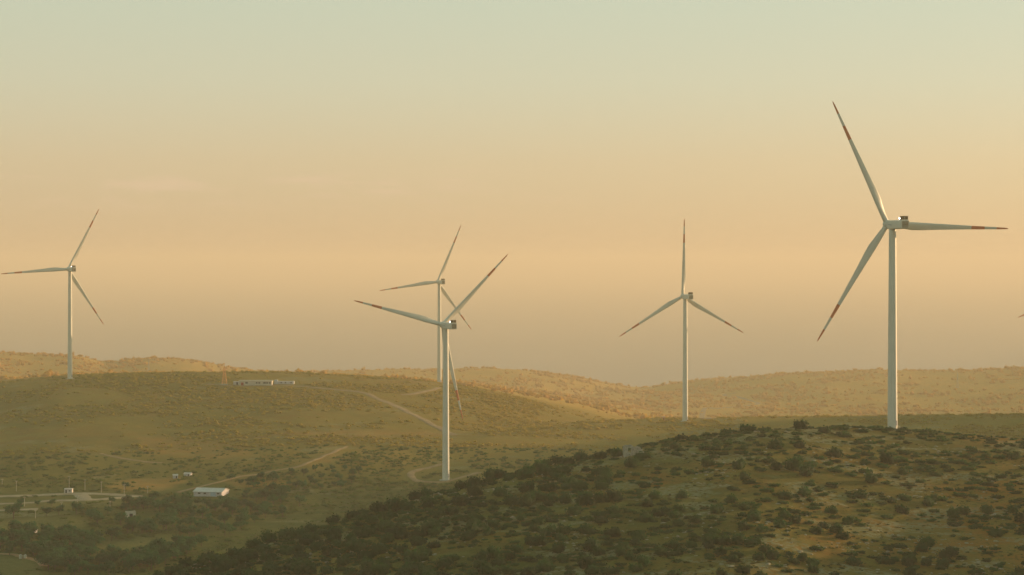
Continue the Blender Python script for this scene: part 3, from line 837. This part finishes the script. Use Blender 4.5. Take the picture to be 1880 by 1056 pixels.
r, s = bld('low_building', 'low pale annex at the right end of the hilltop buildings', 'building', 525, 705)
wall_box(30 * s, 6, 2.3).build('wall', M['lilac'], r); MB().box((0, 0, 2.4), (30.8 * s, 6.6, .2)).build('roof', M['sheet'], r)
for x in (-4, 0, 5): MB().box((x, -3.04, 1.3), (1.2, .1, .9)).build('window', M['dark'], r)

def lattice_mast(name, label, cat, px, py, hgt, w0, mat):
    r, s = bld(name, label, cat, px, py)
    nseg = 7; w1 = w0 * .16
    for cx, cy in ((-1, -1), (1, -1), (1, 1), (-1, 1)):
        MB().tube((cx * w0 / 2, cy * w0 / 2, -.5), (cx * w1 / 2, cy * w1 / 2, hgt * .82), .22, .14, 6).build('leg', mat, r)
    b = MB()
    for k in range(nseg):
        z0, z1 = hgt * .82 * k / nseg, hgt * .82 * (k + 1) / nseg
        a0, a1 = (w0 + (w1 - w0) * k / nseg) / 2, (w0 + (w1 - w0) * (k + 1) / nseg) / 2
        C = [(-1, -1), (1, -1), (1, 1), (-1, 1)]
        for i in range(4):
            p, q = C[i], C[(i + 1) % 4]
            b.tube((p[0] * a0, p[1] * a0, z0), (q[0] * a1, q[1] * a1, z1), .1, .1, 4); b.tube((q[0] * a0, q[1] * a0, z0), (p[0] * a1, p[1] * a1, z1), .1, .1, 4)
            b.tube((p[0] * a1, p[1] * a1, z1), (q[0] * a1, q[1] * a1, z1), .09, .09, 4)
    b.build('bracing', mat, r)
    MB().tube((0, 0, hgt * .8), (0, 0, hgt), .3, .16, 8).build('antenna', mat, r)
    MB().box((0, 0, hgt * .5), (w0 * .62, w0 * .62, .25)).build('platform', mat, r)
    MB().box((0, 0, .1), (w0 + 1.5, w0 + 1.5, .8)).build('footing', M['concrete'], r)
lattice_mast('lattice_mast', 'orange lit tapering lattice mast on the hilltop left of the white building', 'mast', 412, 706, 19.5, 4.4, M['mast'])
lattice_mast('lattice_mast', 'thin tall lattice mast far off on the hazy right ridge', 'mast', 1758, 712, 36, 4.0, M['steel'])
lattice_mast('lattice_mast', 'thin faint lattice mast on the hazy left ridge beyond the hilltop', 'mast', 273, 682, 28, 3.6, M['steel'])

r, s = bld('warehouse', 'pale warehouse with a sloping metal roof among the valley trees', 'warehouse', 388, 909, math.radians(-12))
w = 54 * s; D = 13
wall_box(w, D, 2.7).build('wall', M['lilac'], r)
rf = MB(); rf.loft([[(x, -D / 2 - .5, 2.72), (x, 0, 4.5), (x, D / 2 + .5, 2.72), (x, D / 2 + .5, 2.52), (x, 0, 4.3), (x, -D / 2 - .5, 2.52)] for x in (-w / 2 - .5, w / 2 + .5)]); rf.build('roof', M['sheet'], r)
gm = MB()
for x in (-w / 2 + .05, w / 2 - .05): gm.loft([[(x - .1, -D / 2, 2.5), (x - .1, D / 2, 2.5), (x - .1, 0, 4.3)], [(x + .1, -D / 2, 2.5), (x + .1, D / 2, 2.5), (x + .1, 0, 4.3)]])
gm.build('gable', M['lilac'], r)
MB().box((w * .2, -D / 2 - .05, 1.2), (3.4, .14, 2.4)).build('door', M['blue'], r)
for x in (-.3, -.1, .38): MB().box((x * w, -D / 2 - .05, 1.7), (1.6, .12, .8)).build('window', M['dark'], r)

r, s = bld('cabin', 'small white box cabin beside the upper pale road', 'cabin', 126, 905)
wall_box(14.5 * s, 3.2, 2.6).build('wall', M['sheet'], r); MB().box((0, 0, 2.68), (15.2 * s, 3.6, .16)).build('roof', M['sheet'], r)
MB().box((-1.2, -1.64, 1.05), (.9, .1, 2.0)).build('door', M['dark'], r); MB().box((1.0, -1.64, 1.5), (1.1, .1, .8)).build('window', M['dark'], r)
r, s = bld('stone_cottage', 'little roofless pale cottage with a doorway among the valley trees', 'cottage', 240, 949, math.radians(20))
mb = MB()
mb.box((-1.9, -2.2, 1.3), (1.6, .4, 3.2)); mb.box((1.7, -2.2, 1.6), (1.6, .4, 3.8)); mb.box((-.1, -2.2, 2.5), (2.0, .4, .8)); mb.box((-2.5, 0, 1.4), (.4, 4.0, 3.4)); mb.box((2.3, 0, 1.5), (.4, 4.0, 3.6)); mb.box((-.1, 2.2, 1.4), (5.2, .4, 3.4))
mb.build('wall', M['wallwhite'], r); MB().box((-.1, -1.9, .9), (1.9, .1, 2.4)).build('door', M['dark'], r)
for px, py, wpx, lab in [(409, 926, 9, 'tiny white shed below the pale warehouse'), (58, 978, 18, 'low long white roof among the dark valley trees'), (345, 874, 13, 'white flat shed beyond the bare field'), (322, 878, 9, 'small white hut just left of the flat shed beyond the bare field')]:
    r, s = bld('shed', lab, 'shed', px, py, math.radians(RNG.uniform(-15, 15)))
    w = wpx * s; hh = 1.5 if wpx > 10 else 1.9
    wall_box(w, 3, hh).build('wall', M['lilac'], r)
    rf = MB(); rf.loft([[(x, -1.9, hh + .02), (x, 0, hh + .8), (x, 1.9, hh + .02), (x, 1.9, hh - .12), (x, 0, hh + .66), (x, -1.9, hh - .12)] for x in (-w / 2 - .2, w / 2 + .2)]); rf.build('roof', M['sheet'], r)
    MB().box((w * .2, -1.54, hh * .45), (.8, .1, hh * .8)).build('door', M['dark'], r)
for dx, lab in ((-4, 'white water tank beside the curved track, the left of the two'), (4.5, 'white water tank beside the curved track, the right of the two')):
    r, s = bld('water_tank', lab, 'tank', 42 + dx, 1026)
    MB().loft([ringc(z, q, 20) for z, q in ((-.2, .85), (1.7, .85), (1.95, .7), (2.05, .3))]).build('tank_body', M['wallwhite'], r); MB().tube((0, 0, 2.0), (0, 0, 2.25), .25, .25, 10).build('lid', M['lilac'], r)
r, s = bld('shelter', 'small orange lit box shelter on the low ridge left of the upright bladed turbine', 'shelter', 1218, 772)
wall_box(2.6, 2.4, 2.9).build('wall', simple('sunlit_orange_wall', (.70, .36, .18), .7, .08), r); MB().box((0, 0, 3.0), (3.0, 2.8, .2)).build('roof', M['concrete'], r); MB().box((.2, -1.24, 1.0), (.9, .1, 2.0)).build('door', M['dark'], r)  # wall colour carries the orange sunlight

# ruined hut of rough stone on the near skyline
r = empty('stone_ruin', (ruin_at.x, ruin_at.y, ruin_at.z - .3)); tag(r, 'roofless stone ruin with a window hole on the skyline of the near hill', 'ruin')
def rough_wall(mb, x0, x1, y, hts, t=.6, hole=None):
    n = len(hts); st = (x1 - x0) / n
    for i, hh in enumerate(hts):
        z = 0.0
        while z < hh:
            dz = .42 + .2 * random.random(); dz = min(dz, hh - z + .1)
            cx = x0 + st * (i + .5)
            if not (hole and hole[0] < cx < hole[1] and hole[2] < z + dz / 2 < hole[3]):
                mb.box((cx + random.uniform(-.05, .05), y + random.uniform(-.07, .07), z + dz / 2), (st * random.uniform(.9, 1.02), t + random.uniform(-.1, .1), dz * .97), rz=random.uniform(-.05, .05), taper=random.uniform(.93, 1))
            z += dz
mb = MB(); rough_wall(mb, -1.8, 2.4, 0, [4.6, 4.9, 4.8, 4.9, 5.0, 4.8, 4.2], hole=(-.3, .9, 1.9, 3.6)); mb.build('front_wall', M['stone'], r)
mb = MB(); rough_wall(mb, 2.4, 6.6, .9, [3.9, 4.1, 4.2, 4.0, 3.6, 3.0, 2.2]); mb.build('broken_wall', M['stone'], r)
mb = MB()
for k in range(7):
    hh = 4.4 - .25 * k
    z = 0
    while z < hh: mb.box((-1.6 + random.uniform(-.06, .06), .7 + k * .6, z + .25), (.6, .58, .5), rz=random.uniform(-.06, .06)); z += .5
mb.build('side_wall', M['stone'], r)
mb = MB()
for k in range(40): q = random.uniform(.2, .5); mb.box((random.uniform(-3.5, 7), random.uniform(-2.5, -.4), random.uniform(-.1, .3)), (q * 1.4, q, q * .8), rz=random.random() * 3, taper=.8)
mb.build('fallen_stones', M['stone'], r)

# ------------------------------------------------------------------ poles along the valley roads
POLE = [(4, 892, 13, 'pole nearest the left picture edge, in the upper row'), (30, 902, 20, 'second pole from the left in the row along the upper road'), (127, 896, 22, 'pole standing directly behind the white box cabin'), (156, 900, 20, 'pole just right of the white box cabin'),
        (186, 905, 21, 'pole behind the bend where the pale roads join'), (228, 913, 24, 'tallest looking pole, at the far end of the pale roads'), (271, 906, 14, 'pole alone at the right end of the row, by the bare field'), (202, 941, 21, 'pole in front of the tree belt below the road corner'), (45, 930, 18, 'pole between the two pale roads near the small trees'), (65, 952, 16, 'pole in the meadow below the lower pale road'), (113, 938, 17, 'pole rising from the hedge below the lower pale road'), (142, 925, 15, 'pole beside the short lane joining the two pale roads')]
for px, py, hp, lab in POLE:
    h = hit(px, py); H = hp / F * h.y
    r = empty('utility_pole', (h.x, h.y, h.z - .4), RNG.random()); tag(r, 'thin grey ' + lab, 'pole', 'poles along the valley roads')
    MB().tube((0, 0, 0), (0, 0, H + .4), .2, .14, 8).build('post', M['steel'], r)
    MB().box((0, 0, H - .2), (1.8, .12, .14)).build('crossarm', M['steel'], r)
    MB().tube((.7, 0, H - .1), (.7, 0, H + .25), .08, .06, 6).tube((-.7, 0, H - .1), (-.7, 0, H + .25), .08, .06, 6).build('insulator', M['sheet'], r)

# ------------------------------------------------------------------ haze
HAZE_TOP = ZC + 96
hz = MB().box((0, 49500, (HAZE_TOP + ZC - 348) / 2), (250000, 331000, HAZE_TOP - (ZC - 348))).build('haze', [])
m = bpy.data.materials.new('haze'); m.use_nodes = True; nt = m.node_tree
nt.nodes.remove(nt.nodes['Principled BSDF'])
pv = nt.nodes.new('ShaderNodeVolumePrincipled')
pv.inputs['Color'].default_value = (.885, .805, .705, 1)
pv.inputs['Density'].default_value = .000112
pv.inputs['Anisotropy'].default_value = .1
nt.links.new(pv.outputs[0], nt.nodes['Material Output'].inputs['Volume'])
hz.data.materials.append(m); hz.display_type = 'WIRE'
tag(hz, 'warm evening haze filling the air over the hills', 'haze', kind='stuff')

# ------------------------------------------------------------------ sky and sun
w = bpy.data.worlds.new('World'); SC.world = w; w.use_nodes = True; nt = w.node_tree
bg = nt.nodes['Background']; bg.inputs['Strength'].default_value = .12
sk = nt.nodes.new('ShaderNodeTexSky'); sk.sky_type = 'NISHITA'; sk.sun_disc = False
sk.sun_elevation = SUN_EL; sk.sun_rotation = SUN_AZ; sk.altitude = 300; sk.air_density = 1.0; sk.dust_density = 1.5; sk.ozone_density = 1.0
# faint cloud streaks low in the sky
tc = nt.nodes.new('ShaderNodeTexCoord'); mp = nt.nodes.new('ShaderNodeMapping'); mp.inputs['Scale'].default_value = (22, 22, 190)
nt.links.new(tc.outputs['Generated'], mp.inputs['Vector'])
f = noise_node(nt, mp.outputs['Vector'], 1.0, 6, .6)
sep = nt.nodes.new('ShaderNodeSeparateXYZ'); nt.links.new(tc.outputs['Generated'], sep.inputs[0])
band = ramp(nt, sep.outputs['Z'], .022, .036); band2 = ramp(nt, sep.outputs['Z'], .040, .050, 1, 0)
k = N(nt, 'ShaderNodeMath', operation='MULTIPLY'); nt.links.new(band, k.inputs[0]); nt.links.new(band2, k.inputs[1])
k2 = N(nt, 'ShaderNodeMath', operation='MULTIPLY'); kx = N(nt, 'ShaderNodeMath', operation='MULTIPLY'); nt.links.new(k.outputs[0], kx.inputs[0]); nt.links.new(ramp(nt, sep.outputs['X'], -.06, .06, 1, 0), kx.inputs[1]); nt.links.new(kx.outputs[0], k2.inputs[0]); nt.links.new(ramp(nt, f, .48, .66, 0, .5), k2.inputs[1])
cr = nt.nodes.new('ShaderNodeValToRGB'); el = cr.color_ramp.elements
for p_, c_ in ((0.0, (.91, .67, .42)), (.05, (.96, .75, .475)), (.09, (.92, .86, .595)), (.14, (.85, .91, .655)), (.45, (.46, .66, .47)), (1.0, (.26, .46, .34))):
    e_ = el[0] if p_ == 0 else el[-1] if p_ == 1 else el.new(p_)
    e_.position = p_; e_.color = (*c_, 1)
nt.links.new(sep.outputs['Z'], cr.inputs[0])
veil = mix(nt, 1.0, cr.outputs[0], (4.6, 4.6, 4.6), 'MULTIPLY')
tinted = mix(nt, .75, sk.outputs[0], veil)
nt.links.new(mix(nt, k2.outputs[0], tinted, (4.75, 3.5, 2.35)), bg.inputs['Color'])

sun = bpy.data.lights.new('Sun', 'SUN'); sun.energy = 5.0; sun.angle = math.radians(.6); sun.color = (1.0, .62, .31)
so = bpy.data.objects.new('Sun', sun); COL.objects.link(so)
sd = Vector((math.sin(SUN_AZ) * math.cos(SUN_EL), math.cos(SUN_AZ) * math.cos(SUN_EL), math.sin(SUN_EL)))
so.rotation_euler = sd.to_track_quat('Z', 'Y').to_euler(); so.location = (300, 300, 600)

# ------------------------------------------------------------------ camera and render settings
cam = bpy.data.cameras.new('Camera'); co = bpy.data.objects.new('Camera', cam); COL.objects.link(co); SC.camera = co
co.location = (0, 0, ZC); co.rotation_euler = (math.pi / 2, 0, 0)
cam.sensor_width = 36; cam.lens = 36 * F / 1880; cam.shift_y = -(528 - EYE) / 1880
cam.clip_start = 1; cam.clip_end = 300000
SC.view_settings.view_transform = 'Standard'; SC.view_settings.look = 'None'; SC.view_settings.exposure = .42; SC.view_settings.gamma = 1
SC.cycles.use_denoising = True; SC.cycles.volume_bounces = 2; SC.cycles.max_bounces = 6; SC.cycles.diffuse_bounces = 3
